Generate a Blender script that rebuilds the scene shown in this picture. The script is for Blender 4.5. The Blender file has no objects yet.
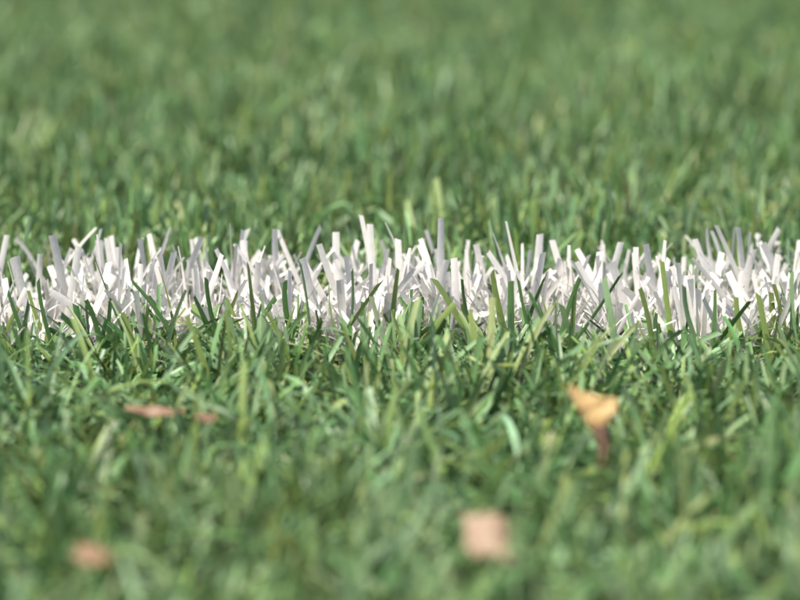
import bpy, math
import numpy as np

rng = np.random.default_rng(11)
R = math.radians
sc = bpy.context.scene
col = sc.collection

# ------------------------------------------------------------------ camera
THETA = R(13.5)            # camera looks down by this much
DIST = 0.444               # metres from lens to the white line
AIM = (0.0, -0.006, 0.010)
cam_pos = np.array([AIM[0], AIM[1] - DIST * math.cos(THETA), AIM[2] + DIST * math.sin(THETA)])
cd = bpy.data.cameras.new('camera')
cam = bpy.data.objects.new('camera', cd)
col.objects.link(cam)
cam.location = cam_pos
cam.rotation_euler = (R(90) - THETA, 0, 0)
cd.sensor_width = 36
cd.lens = 100
cd.clip_start = 0.01
cd.clip_end = 2000
cd.dof.use_dof = True
cd.dof.focus_distance = 0.428
cd.dof.aperture_fstop = 11.8
sc.camera = cam

# ------------------------------------------------------------------ light
SUN_EL, SUN_AZ = R(60), R(-126)     # azimuth measured from +Y towards +X
world = bpy.data.worlds.new('World')
sc.world = world
world.use_nodes = True
wn = world.node_tree
bg = wn.nodes['Background']
sky = wn.nodes.new('ShaderNodeTexSky')
sky.sky_type = 'NISHITA'
sky.sun_disc = False
sky.sun_elevation = SUN_EL
sky.sun_rotation = SUN_AZ
sky.air_density = 1.0
sky.dust_density = 4.0
sky.ozone_density = 0.4
wn.links.new(sky.outputs[0], bg.inputs[0])
bg.inputs[1].default_value = 0.10
sd = bpy.data.lights.new('sun', 'SUN')
sd.energy = 5.0
sd.angle = R(2)
sd.color = (1.0, 0.93, 0.82)
sun = bpy.data.objects.new('sun', sd)
col.objects.link(sun)
from mathutils import Vector
sdir = Vector((math.sin(SUN_AZ) * math.cos(SUN_EL), math.cos(SUN_AZ) * math.cos(SUN_EL), math.sin(SUN_EL)))
sun.rotation_euler = sdir.to_track_quat('Z', 'Y').to_euler()
sun.location = sdir * 5
sc.view_settings.view_transform = 'Standard'
sc.view_settings.look = 'None'
sc.view_settings.exposure = 0.86
sc.view_settings.gamma = 1.0
sc.view_settings.use_curve_mapping = False
sc.cycles.max_bounces = 8
sc.cycles.transmission_bounces = 6

# ------------------------------------------------------------------ pixel -> place (photo is 800 x 600)
c, s = math.cos(THETA), math.sin(THETA)
FWD = np.array([0, c, -s]); UP = np.array([0, s, c]); RIGHT = np.array([1.0, 0, 0])
def ray(px, py):
    k = 36 / 100 / 800
    return FWD + RIGHT * (px - 400) * k + UP * (300 - py) * k
def at_y(px, py, y):
    d = ray(px, py); return cam_pos + d * ((y - cam_pos[1]) / d[1])
def at_z(px, py, z):
    d = ray(px, py); return cam_pos + d * ((z - cam_pos[2]) / d[2])
def project(p):
    v = p - cam_pos
    z = v @ FWD
    k = 36 / 100 / 800
    return 400 + (v @ RIGHT) / z / k, 300 - (v @ UP) / z / k

# ------------------------------------------------------------------ materials
def fibre_material(name, rough, transl, spec):
    m = bpy.data.materials.new(name)
    m.use_nodes = True
    n, l = m.node_tree.nodes, m.node_tree.links
    p = n['Principled BSDF']
    out = n['Material Output']
    at = n.new('ShaderNodeAttribute'); at.attribute_name = 'tint'
    # streaks along the fibre and tiny blotches of wear
    tc = n.new('ShaderNodeNewGeometry')
    nz = n.new('ShaderNodeTexNoise'); nz.inputs['Scale'].default_value = 900
    nz.inputs['Detail'].default_value = 3
    l.new(tc.outputs['Position'], nz.inputs['Vector'])
    mr = n.new('ShaderNodeMapRange')
    mr.inputs['From Min'].default_value = .3; mr.inputs['From Max'].default_value = .7
    mr.inputs['To Min'].default_value = .93; mr.inputs['To Max'].default_value = 1.05
    l.new(nz.outputs[0], mr.inputs['Value'])
    mx = n.new('ShaderNodeMix'); mx.data_type = 'RGBA'; mx.blend_type = 'MULTIPLY'
    mx.inputs['Factor'].default_value = 1
    l.new(at.outputs['Color'], mx.inputs['A'])
    l.new(mr.outputs[0], mx.inputs['B'])
    l.new(mx.outputs['Result'], p.inputs['Base Color'])
    p.inputs['Roughness'].default_value = rough
    p.inputs['Specular IOR Level'].default_value = spec
    tr = n.new('ShaderNodeBsdfTranslucent')
    l.new(mx.outputs['Result'], tr.inputs['Color'])
    ms = n.new('ShaderNodeMixShader'); ms.inputs[0].default_value = transl
    l.new(p.outputs[0], ms.inputs[1]); l.new(tr.outputs[0], ms.inputs[2])
    l.new(ms.outputs[0], out.inputs['Surface'])
    bp = n.new('ShaderNodeBump'); bp.inputs['Strength'].default_value = .12
    bp.inputs['Distance'].default_value = .0002
    l.new(nz.outputs[0], bp.inputs['Height']); l.new(bp.outputs[0], p.inputs['Normal'])
    return m
M_GREEN = fibre_material('green_fibre', .48, .27, .48)
M_WHITE = fibre_material('white_fibre', .50, .30, .40)

def ground_material():
    m = bpy.data.materials.new('turf_backing')
    m.use_nodes = True
    n, l = m.node_tree.nodes, m.node_tree.links
    p = n['Principled BSDF']
    g = n.new('ShaderNodeNewGeometry')
    a = n.new('ShaderNodeTexNoise'); a.inputs['Scale'].default_value = 220; a.inputs['Detail'].default_value = 6
    b = n.new('ShaderNodeTexNoise'); b.inputs['Scale'].default_value = 1.3; b.inputs['Detail'].default_value = 4
    l.new(g.outputs['Position'], a.inputs['Vector']); l.new(g.outputs['Position'], b.inputs['Vector'])
    r = n.new('ShaderNodeValToRGB')
    r.color_ramp.elements[0].position = .3; r.color_ramp.elements[0].color = (.035, .070, .030, 1)
    r.color_ramp.elements[1].position = .72; r.color_ramp.elements[1].color = (.085, .15, .058, 1)
    l.new(a.outputs[0], r.inputs[0])
    mx = n.new('ShaderNodeMix'); mx.data_type = 'RGBA'; mx.blend_type = 'MULTIPLY'; mx.inputs['Factor'].default_value = .5
    l.new(r.outputs[0], mx.inputs['A']); l.new(b.outputs[0], mx.inputs['B'])
    l.new(mx.outputs['Result'], p.inputs['Base Color'])
    p.inputs['Roughness'].default_value = .9
    bp = n.new('ShaderNodeBump'); bp.inputs['Distance'].default_value = .006
    l.new(a.outputs[0], bp.inputs['Height']); l.new(bp.outputs[0], p.inputs['Normal'])
    return m
M_GROUND = ground_material()

# ------------------------------------------------------------------ the ground: one sheet to the horizon
def sheet():
    xs = np.array([-800, -200, -50, -12, -4, -1.5, -.5, 0, .5, 1.5, 4, 12, 50, 200, 800.0])
    v = [(x, y, 0) for y in xs for x in xs]
    k = len(xs)
    f = [(j*k+i, j*k+i+1, (j+1)*k+i+1, (j+1)*k+i) for j in range(k-1) for i in range(k-1)]
    me = bpy.data.meshes.new('ground'); me.from_pydata(v, [], f); me.materials.append(M_GROUND)
    o = bpy.data.objects.new('ground', me); col.objects.link(o); o['kind'] = 'structure'
    o['label'] = 'dark green backing of the artificial pitch under the fibres'
    o['category'] = 'ground'
sheet()

# ------------------------------------------------------------------ fibres
def blades(base, length, width, lean_az, lean0, lean1, face_az, twist, nseg, taper):
    """Ribbons folded along the middle: (N, nseg+1, 3, 3) points.
    lean0 = angle from vertical at the root, lean1 = angle at the tip."""
    N = len(length)
    t = np.linspace(0, 1, nseg + 1)
    ang = lean0[:, None] + (lean1 - lean0)[:, None] * t[None, :] ** 1.3
    am = (ang[:, 1:] + ang[:, :-1]) / 2
    ds = (length / nseg)[:, None]
    h = np.concatenate([np.zeros((N, 1)), np.cumsum(np.sin(am) * ds, 1)], 1)
    z = np.concatenate([np.zeros((N, 1)), np.cumsum(np.cos(am) * ds, 1)], 1)
    cx, cy = np.cos(lean_az)[:, None], np.sin(lean_az)[:, None]
    P = np.stack([base[:, 0:1] + h * cx, base[:, 1:2] + h * cy, base[:, 2:3] + z], -1)
    P[..., 2] = np.maximum(P[..., 2], .0012)
    T = np.stack([np.sin(ang) * cx, np.sin(ang) * cy, np.cos(ang)], -1)
    fa = face_az[:, None] + twist[:, None] * t[None, :]
    S = np.stack([np.cos(fa), np.sin(fa), np.zeros_like(fa)], -1)
    S = S - T * (S * T).sum(-1, keepdims=True)
    S /= np.maximum(np.linalg.norm(S, axis=-1, keepdims=True), 1e-4)
    Nn = np.cross(S, T)
    w = width[:, None] / 2 * (1 - (1 - taper[:, None]) * t[None, :] ** 2.0)
    w = w[..., None]
    fold = .22
    return np.stack([P - S * w, P + Nn * w * fold, P + S * w], 2)

def mesh_from(name, pts, tint, mat, tip_skew=None):
    N, K = pts.shape[:2]
    if tip_skew is not None:                        # cut ends are a little slanted
        pts = pts.copy()
        d = pts[:, -1, 1] - pts[:, -2, 1]
        pts[:, -1, 0] += d * tip_skew[:, None]; pts[:, -1, 2] -= d * tip_skew[:, None]
    v = pts.reshape(-1, 3)
    i = np.arange(K - 1)[:, None] * 3
    q = np.concatenate([i + [0, 1, 4, 3], i + [1, 2, 5, 4]], 0)
    f = (np.arange(N)[:, None, None] * (K * 3) + q[None]).reshape(-1, 4)
    me = bpy.data.meshes.new(name)
    me.vertices.add(len(v)); me.vertices.foreach_set('co', v.astype(np.float32).ravel())
    me.loops.add(f.size); me.loops.foreach_set('vertex_index', f.astype(np.int32).ravel())
    me.polygons.add(len(f))
    me.polygons.foreach_set('loop_start', np.arange(0, f.size, 4, dtype=np.int32))
    me.update(calc_edges=True)
    me.polygons.foreach_set('use_smooth', np.ones(len(f), dtype=bool))
    a = me.attributes.new('tint', 'FLOAT_COLOR', 'POINT')
    c4 = np.concatenate([tint, np.ones((N, 1))], 1)
    a.data.foreach_set('color', np.repeat(c4, K * 3, 0).astype(np.float32).ravel())
    me.materials.append(mat)
    return me

def smooth_noise(x, y, scale, seed):
    r = np.random.default_rng(seed)
    v = np.zeros_like(x)
    for k in range(7):
        a = r.uniform(0, 2 * math.pi); f = scale * r.uniform(.6, 1.7)
        v += np.sin((x * math.cos(a) + y * math.sin(a)) * f * 2 * math.pi + r.uniform(0, 6.28))
    return v / 2.6

GREENS = np.array([[.112, .218, .082],     # cool emerald
                   [.178, .282, .146],     # pale mint
                   [.165, .235, .068],     # olive
                   [.060, .135, .040],     # deep green
                   [.215, .285, .130],     # bleached
                   [.200, .185, .100]])    # straw thatch
GP = np.array([.31, .25, .22, .15, .065, .005])
def green_tint(n):
    k = rng.choice(len(GREENS), n, p=GP)
    return GREENS[k] * rng.normal(1, .17, (n, 1)).clip(.55, 1.55) * rng.normal(1, .05, (n, 3)).clip(.8, 1.2)

TAN_LEAF = at_z(594, 408, .0180)
LINE_FRONT, LINE_BACK = -.0200, .012
def line_edge(x, which):
    base = LINE_FRONT if which == 0 else LINE_BACK
    return base + .0022 * np.sin(x * 95 + which * 2) + .0015 * np.sin(x * 260 + which)

def tufts(dx, dy, per, y0, y1, spread):
    """rows of tufts, each with a few fibres; kept inside a fan wider than the view"""
    P, C = [], []
    d1 = y1 - cam_pos[1]
    W = .14 + .26 * abs(d1)
    nx, ny = int(2 * W / dx), int((y1 - y0) / dy)
    gx, gy = np.meshgrid(np.arange(nx) * dx - W, np.arange(ny) * dy + y0)
    gx, gy = gx.ravel() + rng.normal(0, dx * .22, gx.size), gy.ravel() + rng.normal(0, dy * .22, gy.size)
    keep = np.abs(gx) < .14 + .26 * np.abs(gy - cam_pos[1])
    keep &= rng.random(gx.size) > .13 + .10 * smooth_noise(gx, gy, 45, 21)     # bald spots between tufts
    gx, gy = gx[keep], gy[keep]
    n = rng.poisson(per, gx.size).clip(2)
    tx, ty = np.repeat(gx, n), np.repeat(gy, n)
    az = rng.uniform(0, 2 * math.pi, tx.size)
    rr = np.sqrt(rng.uniform(0, 1, tx.size)) * spread
    return np.stack([tx + np.cos(az) * rr, ty + np.sin(az) * rr, np.zeros_like(tx)], 1), az, np.repeat(rng.uniform(0, 2*math.pi, gx.size), n)

def green_band(dx, dy, per, y0, y1, spread, nseg, wmul=1.0):
    base, az, taz = tufts(dx, dy, per, y0, y1, spread)
    jit = rng.normal(0, .0020, len(base))             # the border is ragged
    # a small hollow around the stalk of the tan leaf
    hollow = (np.abs(base[:, 0] - TAN_LEAF[0] - .0006) < .0045) & (base[:, 1] > TAN_LEAF[1] - .017) & (base[:, 1] < TAN_LEAF[1] + .001) & (rng.random(len(base)) < .85)
    inside = hollow | (base[:, 1] + jit > line_edge(base[:, 0], 0)) & (base[:, 1] + jit < line_edge(base[:, 0], 1))
    base, az, taz = base[~inside], az[~inside], taz[~inside]
    N = len(base)
    x, y = base[:, 0], base[:, 1]
    lie = smooth_noise(x, y, 16, 3)                   # trampled patches
    hgt = smooth_noise(x, y, 28, 5)
    L = rng.normal(np.where(y < 0, .0140, .0148), .0025, N).clip(.007, .0205) * (1 + .22 * hgt)
    lean0 = np.abs(rng.normal(np.where(y < 0, R(33), R(24)), R(17), N)) + R(7) * lie.clip(-1, 2)
    lean1 = lean0 + np.abs(rng.normal(R(18), R(18), N)) + R(8) * lie.clip(-1, 2)
    front = y < 0
    flop = rng.random(N) < np.where(front, .20, .14)  # long fibres bent right over
    L[flop] *= rng.uniform(1.0, 1.3, flop.sum())
    lean0[flop] = np.abs(rng.normal(R(26), R(14), flop.sum()))
    lean1[flop] = rng.uniform(R(88), R(125), flop.sum())
    stand = ~flop & (rng.random(N) < np.where(front, .12, .34))      # some stay upright
    lean0[stand] *= .45; lean1[stand] = lean0[stand] + np.abs(rng.normal(0, R(10), stand.sum()))
    edge = (y < line_edge(x, 0)) & (y > line_edge(x, 0) - .011)
    L[edge] *= .92
    lean1 = lean1.clip(0, R(125))
    laz = np.where(rng.random(N) < .6, az, taz) + rng.normal(0, .55, N)
    w = rng.normal(.00098, .00022, N).clip(.0005, .0016) * wmul
    thin = rng.random(N) < .14                        # split, curled hair-like fibres
    w[thin] *= .42; lean1[thin] += rng.uniform(R(10), R(80), thin.sum())
    face = laz + math.pi / 2 + rng.normal(0, .8, N)
    pts = blades(base, L, w, laz, lean0, lean1, face, rng.normal(0, .8, N), nseg, rng.uniform(.45, .95, N))
    # fibres of one tuft share a tone: cool or olive, darker or paler
    tone = (.80 + .40 * taz / (2 * math.pi))[:, None]
    hue = np.stack([1 + .05 * np.cos(taz * 7), np.ones(N), 1 - .08 * np.cos(taz * 7)], 1)
    return pts, green_tint(N) * tone * hue, rng.normal(0, .2, N)

def fringe(n):
    """short fibres leaning every way along the front border of the white line"""
    x = rng.uniform(-.3, .3, n)
    base = np.stack([x, line_edge(x, 0) - rng.uniform(-.003, .010, n), np.zeros(n)], 1)
    laz = np.where(rng.random(n) < .5, 0, math.pi) + rng.normal(0, .7, n)
    l0 = np.abs(rng.normal(R(24), R(20), n)); l1 = l0 + rng.normal(R(14), R(28), n)
    pts = blades(base, rng.normal(.0132, .0024, n).clip(.007, .0180), rng.normal(.0011, .00025, n).clip(.0005, .0017), laz, l0, l1,
                 rng.normal(0, .8, n), rng.normal(0, .6, n), 5, rng.uniform(.6, .95, n))
    return pts, GREENS[rng.choice(5, n, p=[.2, .14, .34, .26, .06])] * rng.normal(1, .12, (n, 1)).clip(.6, 1.4), rng.normal(0, .12, n)

bands = [fringe(210),
         green_band(.0070, .0078, 13, -.50, -.17, .0038, 4, 1.1),
         green_band(.0070, .0078, 16, -.17, .008, .0038, 5),
         green_band(.0070, .0078, 15, .008, .12, .0038, 5),
         green_band(.0075, .0085, 14, .12, .42, .0042, 3, 1.08),
         green_band(.0085, .0095, 12, .42, .95, .0048, 3, 1.2),
         green_band(.015, .017, 8, .95, 2.4, .009, 2, 2.3)]

# prominent green fibres in the sharp zone: tip px, root px in the photograph, depth (m), width (mm), tint row, bow
GREEN_HERO = [
    (159, 267, 166, 312, -.024, 1.7, 2, 4), (206, 278, 222, 330, -.027, 1.5, 3, -8), (194, 296, 210, 336, -.028, 1.8, 3, 0),
    (248, 264, 254, 336, -.026, 1.5, 2, 3), (132, 281, 158, 306, -.023, 1.2, 3, 10), (398, 269, 393, 345, -.027, 2.1, 2, 2),
    (434, 279, 458, 306, -.025, 1.9, 2, 0), (455, 303, 422, 336, -.029, 1.9, 2, 0), (381, 281, 338, 318, -.027, 1.8, 2, 12),
    (285, 281, 296, 322, -.024, 1.6, 3, -12), (329, 284, 343, 330, -.028, 2.2, 2, -8), (511, 281, 512, 322, -.026, 1.9, 3, 0),
    (518, 278, 530, 328, -.028, 1.3, 3, -5), (492, 272, 502, 312, -.024, 1.8, 2, -6), (462, 279, 474, 318, -.025, 1.0, 3, -8),
    (462, 304, 474, 340, -.030, 1.8, 2, 0), (621, 274, 575, 326, -.028, 0.9, 3, 16), (715, 290, 713, 328, -.027, 1.9, 3, 0),
    (750, 301, 720, 324, -.028, 1.6, 3, 0), (662, 261, 666, 292, -.023, 1.5, 2, 0), (604, 279, 612, 332, -.029, 2.0, 1, 0),
    (570, 326, 596, 362, -.040, 1.4, 3, -20), (94, 255, 104, 272, -.018, 1.5, 3, 4), (736, 297, 745, 330, -.027, 1.6, 2, -3),
    (758, 294, 766, 334, -.029, 1.7, 2, 4), (545, 276, 532, 312, -.026, 1.4, 3, -6), (580, 278, 572, 306, -.025, 1.4, 3, 0),
    (300, 262, 306, 330, -.023, 0.8, 1, 8), (352, 270, 348, 312, -.024, 0.8, 1, 8), (86, 300, 92, 334, -.028, 1.7, 3, 10),
    (38, 280, 50, 322, -.026, 1.2, 3, -6), (8, 292, 22, 330, -.028, 1.6, 3, 0), (122, 312, 128, 352, -.032, 1.8, 2, 6),
    (226, 300, 240, 336, -.028, 1.7, 1, -6), (262, 296, 258, 334, -.028, 2.0, 1, 4), (186, 290, 176, 330, -.027, 1.6, 1, -6),
    (640, 288, 646, 330, -.028, 1.5, 2, 6), (684, 286, 700, 328, -.028, 1.4, 1, -8), (782, 290, 774, 330, -.028, 1.6, 2, 4),
    (792, 272, 796, 320, -.025, 1.4, 1, 0), (420, 300, 412, 344, -.030, 2.0, 1, 5), (362, 316, 376, 350, -.033, 1.9, 1, -10),
    (197, 207, 190, 256, .024, 1.8, 3, 5), (226, 227, 220, 262, .023, 1.5, 3, -3), (254, 218, 244, 256, .024, 1.4, 1, 8),
    (30, 216, 10, 256, .024, 1.6, 1, 10), (560, 230, 556, 262, .022, 1.4, 1, 0), (610, 206, 598, 252, .026, 1.7, 3, 8),
    (452, 186, 470, 236, .040, 1.8, 3, 0), (346, 226, 362, 262, .022, 1.4, 1, 4)]
# prominent white fibres: tip px, lower px, depth in the line, width mm, bow (px of sideways bend)
WHITE_HERO = [
    (7, 235, 0, 268, .010, 1.7, 2), (8, 261, 10, 305, -.012, 1.6, 0), (17, 256, 27, 290, -.006, 1.8, 0), (40, 254, 38, 290, .004, 1.6, 0),
    (52, 235, 60, 290, .002, 2.4, 3), (79, 246, 70, 306, -.008, 2.0, -2), (71, 248, 64, 270, .004, 1.6, 0), (101, 229, 86, 254, .012, .8, 3),
    (99, 240, 102, 275, .006, 2.2, 0), (107, 238, 112, 270, .008, 2.0, 0), (117, 247, 130, 275, 0, 2.0, -4), (140, 239, 146, 266, .008, 1.9, 0),
    (149, 234, 158, 268, .006, 2.3, 0), (170, 227, 161, 252, .012, 1.7, 0), (174, 252, 167, 282, -.006, 1.8, 0), (184, 257, 172, 272, -.002, 1.5, -6),
    (202, 237, 191, 272, .004, 1.9, 0), (216, 249, 230, 272, -.002, 2.0, 0), (243, 240, 250, 268, .006, 1.9, 0), (234, 244, 268, 266, .004, 1.6, -4),
    (206, 262, 228, 272, -.006, 1.3, -4), (222, 254, 208, 288, -.010, 1.8, 0), (258, 262, 250, 292, -.006, 1.8, 4),
    (275, 229, 277, 258, .008, 1.9, 0), (277, 230, 290, 252, .010, 1.3, 5), (336, 232, 339, 268, .008, 2.1, 0), (319, 244, 332, 278, -.002, 2.0, 0),
    (361, 215, 372, 280, .004, 2.0, 0), (370, 224, 376, 282, .000, 2.0, 0), (385, 222, 397, 244, .010, 1.0, 2), (398, 239, 401, 272, .004, 2.0, 0),
    (424, 239, 426, 280, .006, 2.0, 0), (441, 218, 442, 278, -.002, 2.3, 0), (454, 258, 456, 300, -.006, 2.0, 0), (493, 232, 504, 258, .006, 2.0, -3),
    (506, 221, 519, 280, -.002, 2.0, 0), (488, 252, 512, 266, 0, 1.6, 0), (410, 248, 404, 284, .002, 1.9, 0), (466, 250, 470, 288, .002, 1.9, 0),
    (476, 244, 482, 284, .004, 1.9, 0), (302, 258, 312, 304, -.010, 2.3, 4), (318, 270, 300, 300, -.010, 1.7, 0), (346, 256, 352, 300, -.008, 2.2, 3),
    (304, 262, 320, 272, -.006, 1.8, 0), (540, 234, 536, 270, .006, 2.2, 0), (552, 240, 561, 268, .006, 1.9, 0), (569, 245, 573, 282, -.002, 1.6, 0),
    (543, 253, 532, 290, -.006, 2.3, 0), (576, 262, 590, 284, -.006, 1.8, 0), (621, 242, 614, 268, .006, 2.0, 0), (646, 244, 650, 272, .004, 2.0, 0),
    (665, 240, 660, 270, .004, 2.2, 0), (636, 247, 640, 275, .002, 1.8, 0), (695, 239, 710, 266, .004, 2.0, 0), (716, 225, 736, 264, .006, 1.3, 0),
    (707, 227, 714, 252, .012, 1.2, 0), (738, 227, 741, 260, .008, 1.7, 3), (692, 258, 732, 290, -.006, 1.9, 0), (700, 254, 738, 280, 0, 1.7, -4),
    (754, 249, 750, 278, .004, 2.1, 0), (778, 254, 774, 286, 0, 1.8, 0), (797, 252, 794, 284, .002, 2.0, 0), (672, 266, 688, 296, -.008, 1.8, 0),
    (600, 252, 592, 284, .000, 2.6, 0), (612, 262, 622, 292, -.006, 2.4, 0), (758, 240, 764, 262, .010, 1.5, 0), (786, 246, 790, 262, .010, 1.2, 0)]

def hero(tipx, tipy, lowx, lowy, depth, wmm, bow, thin=2400):
    """one fibre: root on the backing, tip where the photograph has it at that depth"""
    depth -= .004
    tip = at_y(tipx, tipy, depth + rng.uniform(-.002, .002))
    low = at_y(lowx, lowy, depth)
    d = tip - low
    k = low[2] / max(d[2], .0025)
    k = min(k, 3.0)
    root = low - d * k * np.array([1, 1, 1]); 
    root[0] = low[0] - np.clip(d[0] * k, -.006, .006)
    root[2] = 0; root[1] = depth
    mm = .0002
    bow = bow + rng.normal(0, 3.5)
    ctrl = (root + tip) / 2 + np.array([bow * mm * 1.2 + (low[0] - (root[0] + tip[0]) / 2) * .8, rng.normal(0, .0012), (low[2] - (root[2]+tip[2])/2)*.4])
    t = np.linspace(0, 1, 7)[:, None]
    P = root * (1 - t) ** 2 + ctrl * 2 * t * (1 - t) + tip * t ** 2
    T = np.gradient(P, axis=0); T /= np.linalg.norm(T, axis=1, keepdims=True)
    fa = rng.normal(0, .45) + np.linspace(0, rng.normal(0, .5), 7)
    S = np.stack([np.cos(fa), np.sin(fa), 0 * fa], 1)
    S = S - T * (S * T).sum(1, keepdims=True); S /= np.linalg.norm(S, axis=1, keepdims=True)
    w = (wmm / thin * (1 - .22 * t ** 2))
    Nn = np.cross(S, T)
    return np.stack([P - S * w, P + Nn * w * .25, P + S * w], 1)

def add_piece(name, pts, tint, mat, parent, skew):
    root = pts[0, 1].copy()
    me = mesh_from(name, (pts - root)[None], tint[None], mat, np.array([skew]))
    o = bpy.data.objects.new(name, me); o.location = root
    col.objects.link(o); o.parent = parent
    return o

# green turf: one mass, and the 300 fibres of the sharp zone that can be picked apart
allp, allt, alls = [], [], []
cand = []
for p, t, sk in bands:
    K = p.shape[1]
    if K == 6:
        tip = p[:, -1, 1]
        px, py = project(tip)
        near = (tip[:, 1] > -.085) & (tip[:, 1] < .03) & (px > 4) & (px < 796) & (np.linalg.norm(p[:, -1, 1] - p[:, 0, 1], axis=1) > .009)
        cand.append((p[near], t[near], sk[near]))
        p, t, sk = p[~near], t[~near], sk[~near]
    allp.append(p); allt.append(t); alls.append(sk)
cp, ct, cs = (np.concatenate([q[i] for q in cand]) for i in range(3))
score = cp[:, -1, 1, 2] * 60 + .5 * (cp[:, 0, 1, 1] > LINE_FRONT - .012) + rng.random(len(cp)) * .25 - np.abs(cp[:, -1, 1, 1] + .035) * 9
order = np.argsort(-score)
pick = order[:300 - len(GREEN_HERO)]; rest = order[300 - len(GREEN_HERO):]
allp.append(cp[rest]); allt.append(ct[rest]); alls.append(cs[rest])

def join_meshes(name, mat, groups):
    """one mesh out of several bands with different segment counts"""
    vs, fs, tn, off = [], [], [], 0
    for pts, tint, sk in groups:
        N, K = pts.shape[:2]
        pts = pts.copy()
        d = pts[:, -1, 1] - pts[:, -2, 1]
        pts[:, -1, 0] += d * sk[:, None] * .6; pts[:, -1, 2] -= d * sk[:, None] * .6
        i = np.arange(K - 1)[:, None] * 3
        q = np.concatenate([i + [0, 1, 4, 3], i + [1, 2, 5, 4]], 0)
        fs.append((np.arange(N)[:, None, None] * (K * 3) + q[None]).reshape(-1, 4) + off)
        vs.append(pts.reshape(-1, 3)); tn.append(np.repeat(tint, K * 3, 0)); off += N * K * 3
    v, f, t = np.concatenate(vs), np.concatenate(fs), np.concatenate(tn)
    me = bpy.data.meshes.new(name)
    me.vertices.add(len(v)); me.vertices.foreach_set('co', v.astype(np.float32).ravel())
    me.loops.add(f.size); me.loops.foreach_set('vertex_index', f.astype(np.int32).ravel())
    me.polygons.add(len(f))
    me.polygons.foreach_set('loop_start', np.arange(0, f.size, 4, dtype=np.int32))
    me.update(calc_edges=True)
    me.polygons.foreach_set('use_smooth', np.ones(len(f), dtype=bool))
    a = me.attributes.new('tint', 'FLOAT_COLOR', 'POINT')
    a.data.foreach_set('color', np.concatenate([t, np.ones((len(t), 1))], 1).astype(np.float32).ravel())
    me.materials.append(mat)
    print(name, 'fibres', sum(len(g[0]) for g in groups), 'tris', len(f) * 2)
    return me

grass = bpy.data.objects.new('grass', join_meshes('grass', M_GREEN, list(zip(allp, allt, alls))))
col.objects.link(grass)
grass['kind'] = 'stuff'
grass['label'] = 'short green artificial grass covering the pitch on both sides of the white line'
grass['category'] = 'grass'
for i in pick:
    add_piece('blade', cp[i], ct[i], M_GREEN, grass, cs[i] * .6)
for (tx, ty, bx, by, dep, w, row, bow) in GREEN_HERO:
    add_piece('blade', hero(tx, ty, bx, by, dep, w, bow, 2700), GREENS[row] * rng.normal(1, .08), M_GREEN, grass, rng.normal(0, .12))

# ------------------------------------------------------------------ the white line
line = bpy.data.objects.new('white_line', None)
col.objects.link(line)
line.empty_display_size = .02
line['kind'] = 'thing'
line['label'] = 'narrow white line of upright artificial grass fibres crossing the green pitch'
line['category'] = 'line'
def white_tint(n):
    return np.array([.66, .648, .628]) * rng.normal(1, .05, (n, 1)).clip(.82, 1.1)
nx = int(1.5 / .0080); ny = 5
gx, gy = np.meshgrid(np.arange(nx) * .0080 - .75, np.linspace(0, 1, ny))
gx = gx.ravel() + rng.normal(0, .0019, gx.size)
f = gy.ravel()
gy = line_edge(gx, 0) * (1 - f) + line_edge(gx, 1) * f + rng.normal(0, .0016, gx.size)
n = rng.poisson(11.5, gx.size).clip(3)
tuft_h = np.repeat(rng.normal(1, .13, gx.size).clip(.7, 1.25), n)
tuft_az, tuft_lean = np.repeat(rng.uniform(0, 6.28, gx.size), n), np.repeat(np.abs(rng.normal(0, R(10), gx.size)), n)
tx, ty = np.repeat(gx, n), np.repeat(gy, n)
N = len(tx)
az = rng.uniform(0, 2 * math.pi, N); rr = np.sqrt(rng.random(N)) * .0022
base = np.stack([tx + np.cos(az) * rr, ty + np.sin(az) * rr, np.zeros(N)], 1)
L = rng.normal(.0156, .0022, N).clip(.008, .0205) * tuft_h
lean0 = np.abs(rng.normal(R(15), R(12), N)) + tuft_lean; lean1 = lean0 + rng.normal(R(12), R(20), N)
az = np.where(rng.random(N) < .25, tuft_az, az)
w = rng.normal(.00118, .00028, N).clip(.0005, .0019)
splay = rng.random(N) < .16
lean0[splay] = rng.uniform(R(25), R(55), splay.sum()); lean1[splay] = lean0[splay] + rng.uniform(0, R(45), splay.sum())
thin = rng.random(N) < .24
w[thin] *= .45; lean1[thin] += rng.uniform(R(10), R(70), thin.sum())
wp = blades(base, L, w, az + rng.normal(0, .8, N), lean0, lean1, rng.uniform(0, math.pi, N), rng.normal(0, .6, N), 6, rng.uniform(.7, 1, N))
wt = white_tint(N); ws = rng.normal(0, .05, N)
tip = wp[:, -1, 1]
px, py = project(tip)
vis = (px > 4) & (px < 796)
sc_ = np.where(vis, tip[:, 2] * 80 - tip[:, 1] * 12 + rng.random(N) * .25, -99)
order = np.argsort(-sc_)
k = 300 - len(WHITE_HERO)
for i in order[:k]:
    add_piece('blade', wp[i], wt[i], M_WHITE, line, ws[i])
for a in WHITE_HERO:
    add_piece('blade', hero(*a), white_tint(1)[0] * 1.02, M_WHITE, line, rng.normal(0, .04))
r = order[k:]
wf = bpy.data.objects.new('white_fibres', join_meshes('white_fibres', M_WHITE, [(wp[r], wt[r], ws[r])]))
col.objects.link(wf); wf.parent = line; wf['kind'] = 'stuff'

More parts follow.
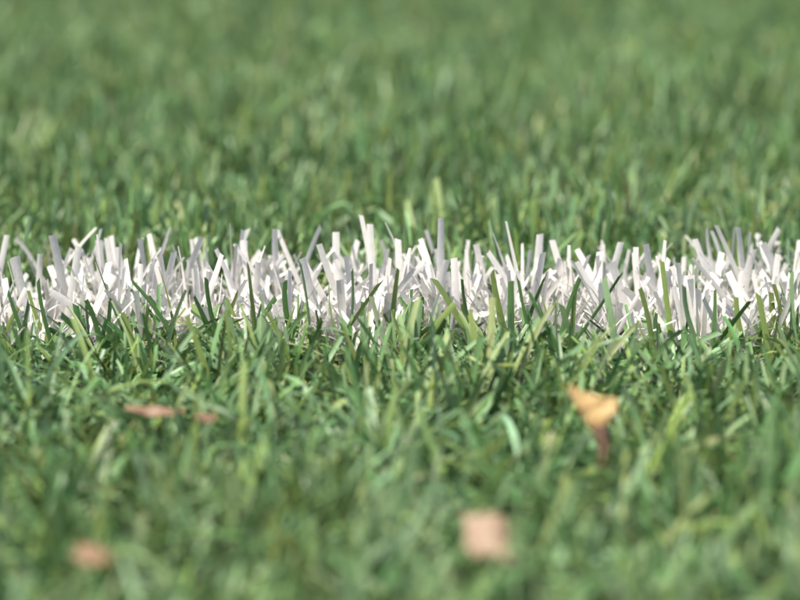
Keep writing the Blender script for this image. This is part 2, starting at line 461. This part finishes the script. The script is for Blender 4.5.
# ------------------------------------------------------------------ dry leaf scraps on the grass
def leaf_material(name, c0, c1):
    m = bpy.data.materials.new(name); m.use_nodes = True
    n, l = m.node_tree.nodes, m.node_tree.links
    p = n['Principled BSDF']
    tc = n.new('ShaderNodeTexCoord')
    nz = n.new('ShaderNodeTexNoise'); nz.inputs['Scale'].default_value = 420; nz.inputs['Detail'].default_value = 5
    l.new(tc.outputs['Object'], nz.inputs['Vector'])
    r = n.new('ShaderNodeValToRGB')
    r.color_ramp.elements[0].position = .32; r.color_ramp.elements[0].color = (*c0, 1)
    r.color_ramp.elements[1].position = .66; r.color_ramp.elements[1].color = (*c1, 1)
    l.new(nz.outputs[0], r.inputs[0]); l.new(r.outputs[0], p.inputs['Base Color'])
    p.inputs['Roughness'].default_value = .6
    bp = n.new('ShaderNodeBump'); bp.inputs['Distance'].default_value = .0004
    l.new(nz.outputs[0], bp.inputs['Height']); l.new(bp.outputs[0], p.inputs['Normal'])
    return m
M_TAN = leaf_material('tan_leaf', (.30, .19, .075), (.44, .30, .13))
M_PINK = leaf_material('pale_leaf', (.15, .10, .064), (.225, .155, .10))
M_RUST = leaf_material('rust_leaf', (.11, .065, .034), (.165, .102, .054))
M_STEM = leaf_material('leaf_stalk', (.05, .025, .015), (.10, .05, .03))

def leaf_mesh(name, outline, cup, curl, mat, thick=.00025, seed=1):
    """closed thin shell from an outline (mm) with rings towards the middle, cupped and crinkled"""
    r_ = np.random.default_rng(seed)
    o = np.array(outline, float) * .001
    # densify the outline
    q = []
    for i in range(len(o)):
        a, b = o[i], o[(i + 1) % len(o)]
        for k in range(4):
            q.append(a + (b - a) * k / 4 + r_.normal(0, .00009, 2))
    q = np.array(q); m = len(q); cen = q.mean(0)
    rings = [1, .75, .5, .25]
    V = []
    size = np.abs(q - cen).max()
    def zz(p):
        u = (p - cen) / size
        return cup * (u[0] ** 2) + curl * u[1] ** 2 + (.00018 * math.sin(u[0] * 7 + u[1] * 3) + .00015 * math.sin(u[1] * 9 - u[0] * 4))
    for s_ in rings:
        for p in q:
            pp = cen + (p - cen) * s_; V.append((pp[0], pp[1], zz(pp)))
    V.append((cen[0], cen[1], zz(cen)))
    nv = len(V)
    F = []
    for k in range(len(rings) - 1):
        for i in range(m):
            j = (i + 1) % m; F.append((k*m+i, k*m+j, (k+1)*m+j, (k+1)*m+i))
    k = len(rings) - 1
    F += [(k*m+i, k*m+(i+1) % m, nv - 1) for i in range(m)]
    top = len(F)
    V += [(x, y, z - thick) for x, y, z in V]
    F += [tuple(reversed([i + nv for i in f_])) for f_ in F[:top]]
    F += [(j, i, i + nv, j + nv) for i, j in ((i, (i + 1) % m) for i in range(m))]
    me = bpy.data.meshes.new(name); me.from_pydata(V, [], F); me.update()
    for p in me.polygons: p.use_smooth = True
    me.materials.append(mat)
    return me

def tube(name, path, r0, r1, mat, nside=6):
    P = np.array(path) * .001; V, F = [], []
    for i, p in enumerate(P):
        T = P[min(i + 1, len(P) - 1)] - P[max(i - 1, 0)]; T /= np.linalg.norm(T)
        a = np.cross(T, [0.3, .9, .2]); a /= np.linalg.norm(a); b = np.cross(T, a)
        r = (r0 + (r1 - r0) * i / (len(P) - 1)) * .001
        for k in range(nside):
            t = 2 * math.pi * k / nside; V.append(tuple(p + r * (a * math.cos(t) + b * math.sin(t))))
    for i in range(len(P) - 1):
        for k in range(nside):
            j = (k + 1) % nside; F.append((i*nside+k, i*nside+j, (i+1)*nside+j, (i+1)*nside+k))
    F.append(tuple(range(nside - 1, -1, -1))); F.append(tuple(len(V) - nside + k for k in range(nside)))
    me = bpy.data.meshes.new(name); me.from_pydata(V, [], F); me.materials.append(mat)
    return me

def leaf(loc, rot, outline, cup, curl, mat, stalk, label, seed):
    e = bpy.data.objects.new('dry_leaf', None); col.objects.link(e)
    e.location = loc; e.rotation_euler = rot; e.empty_display_size = .005
    e['label'] = label; e['category'] = 'leaf'; e['group'] = 'dry leaf scraps fallen on the grass'
    b = bpy.data.objects.new('leaf_blade', leaf_mesh('leaf_blade', outline, cup, curl, mat, seed=seed)); col.objects.link(b); b.parent = e
    if stalk:
        t = bpy.data.objects.new('stalk', tube('stalk', stalk, 1.1, .7, M_STEM)); col.objects.link(t); t.parent = e

leaf(TAN_LEAF, (R(66), 0, R(8)),
     [(-4.2, 4.0), (-1.5, 2.6), (1.2, 1.6), (3.6, 1.2), (3.2, -1.2), (1.6, -3.6), (-.2, -3.9), (-1.8, -1.4), (-3.2, 1.4)],
     .0010, -.0006, M_TAN, [(.4, -3.0, .6), (.8, -4.8, .9), (1.0, -6.4, .8), (.7, -8.0, .2), (.6, -9, -.6)],
     'sunlit tan dry leaf with a dark stalk, tilted up among blades near the white line', 2)
leaf(at_z(487, 536, .0142), (R(38), R(6), R(-12)),
     [(-4.2, 3.2), (-1.0, 2.9), (1.0, 3.8), (2.4, 2.4), (3.0, -.8), (4.9, -3.6), (1.4, -2.8), (-1.0, -3.6), (-2.6, -2.0), (-3.0, .4)],
     -.0008, .0005, M_PINK, None, 'pale pinkish squarish leaf scrap lying alone on the grass, paler than the rust ones', 3)
leaf(at_z(92, 556, .0136), (R(34), R(-10), R(-38)),
     [(-3.4, 1.6), (-1.4, 2.2), (.6, 1.2), (3.0, .8), (5.0, -1.2), (2.0, -1.3), (.2, -2.1), (-1.8, -1.2), (-3.0, -.6)],
     .0008, .0004, M_RUST, None, 'rust brown leaf scrap alone on the grass, farthest in front of the white line', 4)
leaf(at_z(156, 411, .0108), (R(30), 0, R(-6)),
     [(-5.2, .6), (-2.0, 1.3), (1.6, .9), (5.0, .5), (5.2, -.6), (1.4, -1.1), (-2.2, -.8), (-5.0, -.5)],
     .0006, -.0004, M_RUST, None, 'long thin orange brown leaf strip lying between blades', 5)
leaf(at_z(206, 418, .0128), (R(26), R(8), R(14)),
     [(-1.7, .5), (0, 1.1), (1.6, .7), (1.8, -.5), (.2, -1.0), (-1.5, -.7)],
     .0004, .0002, M_RUST, None, 'tiny orange brown leaf crumb beside the long leaf strip', 6)
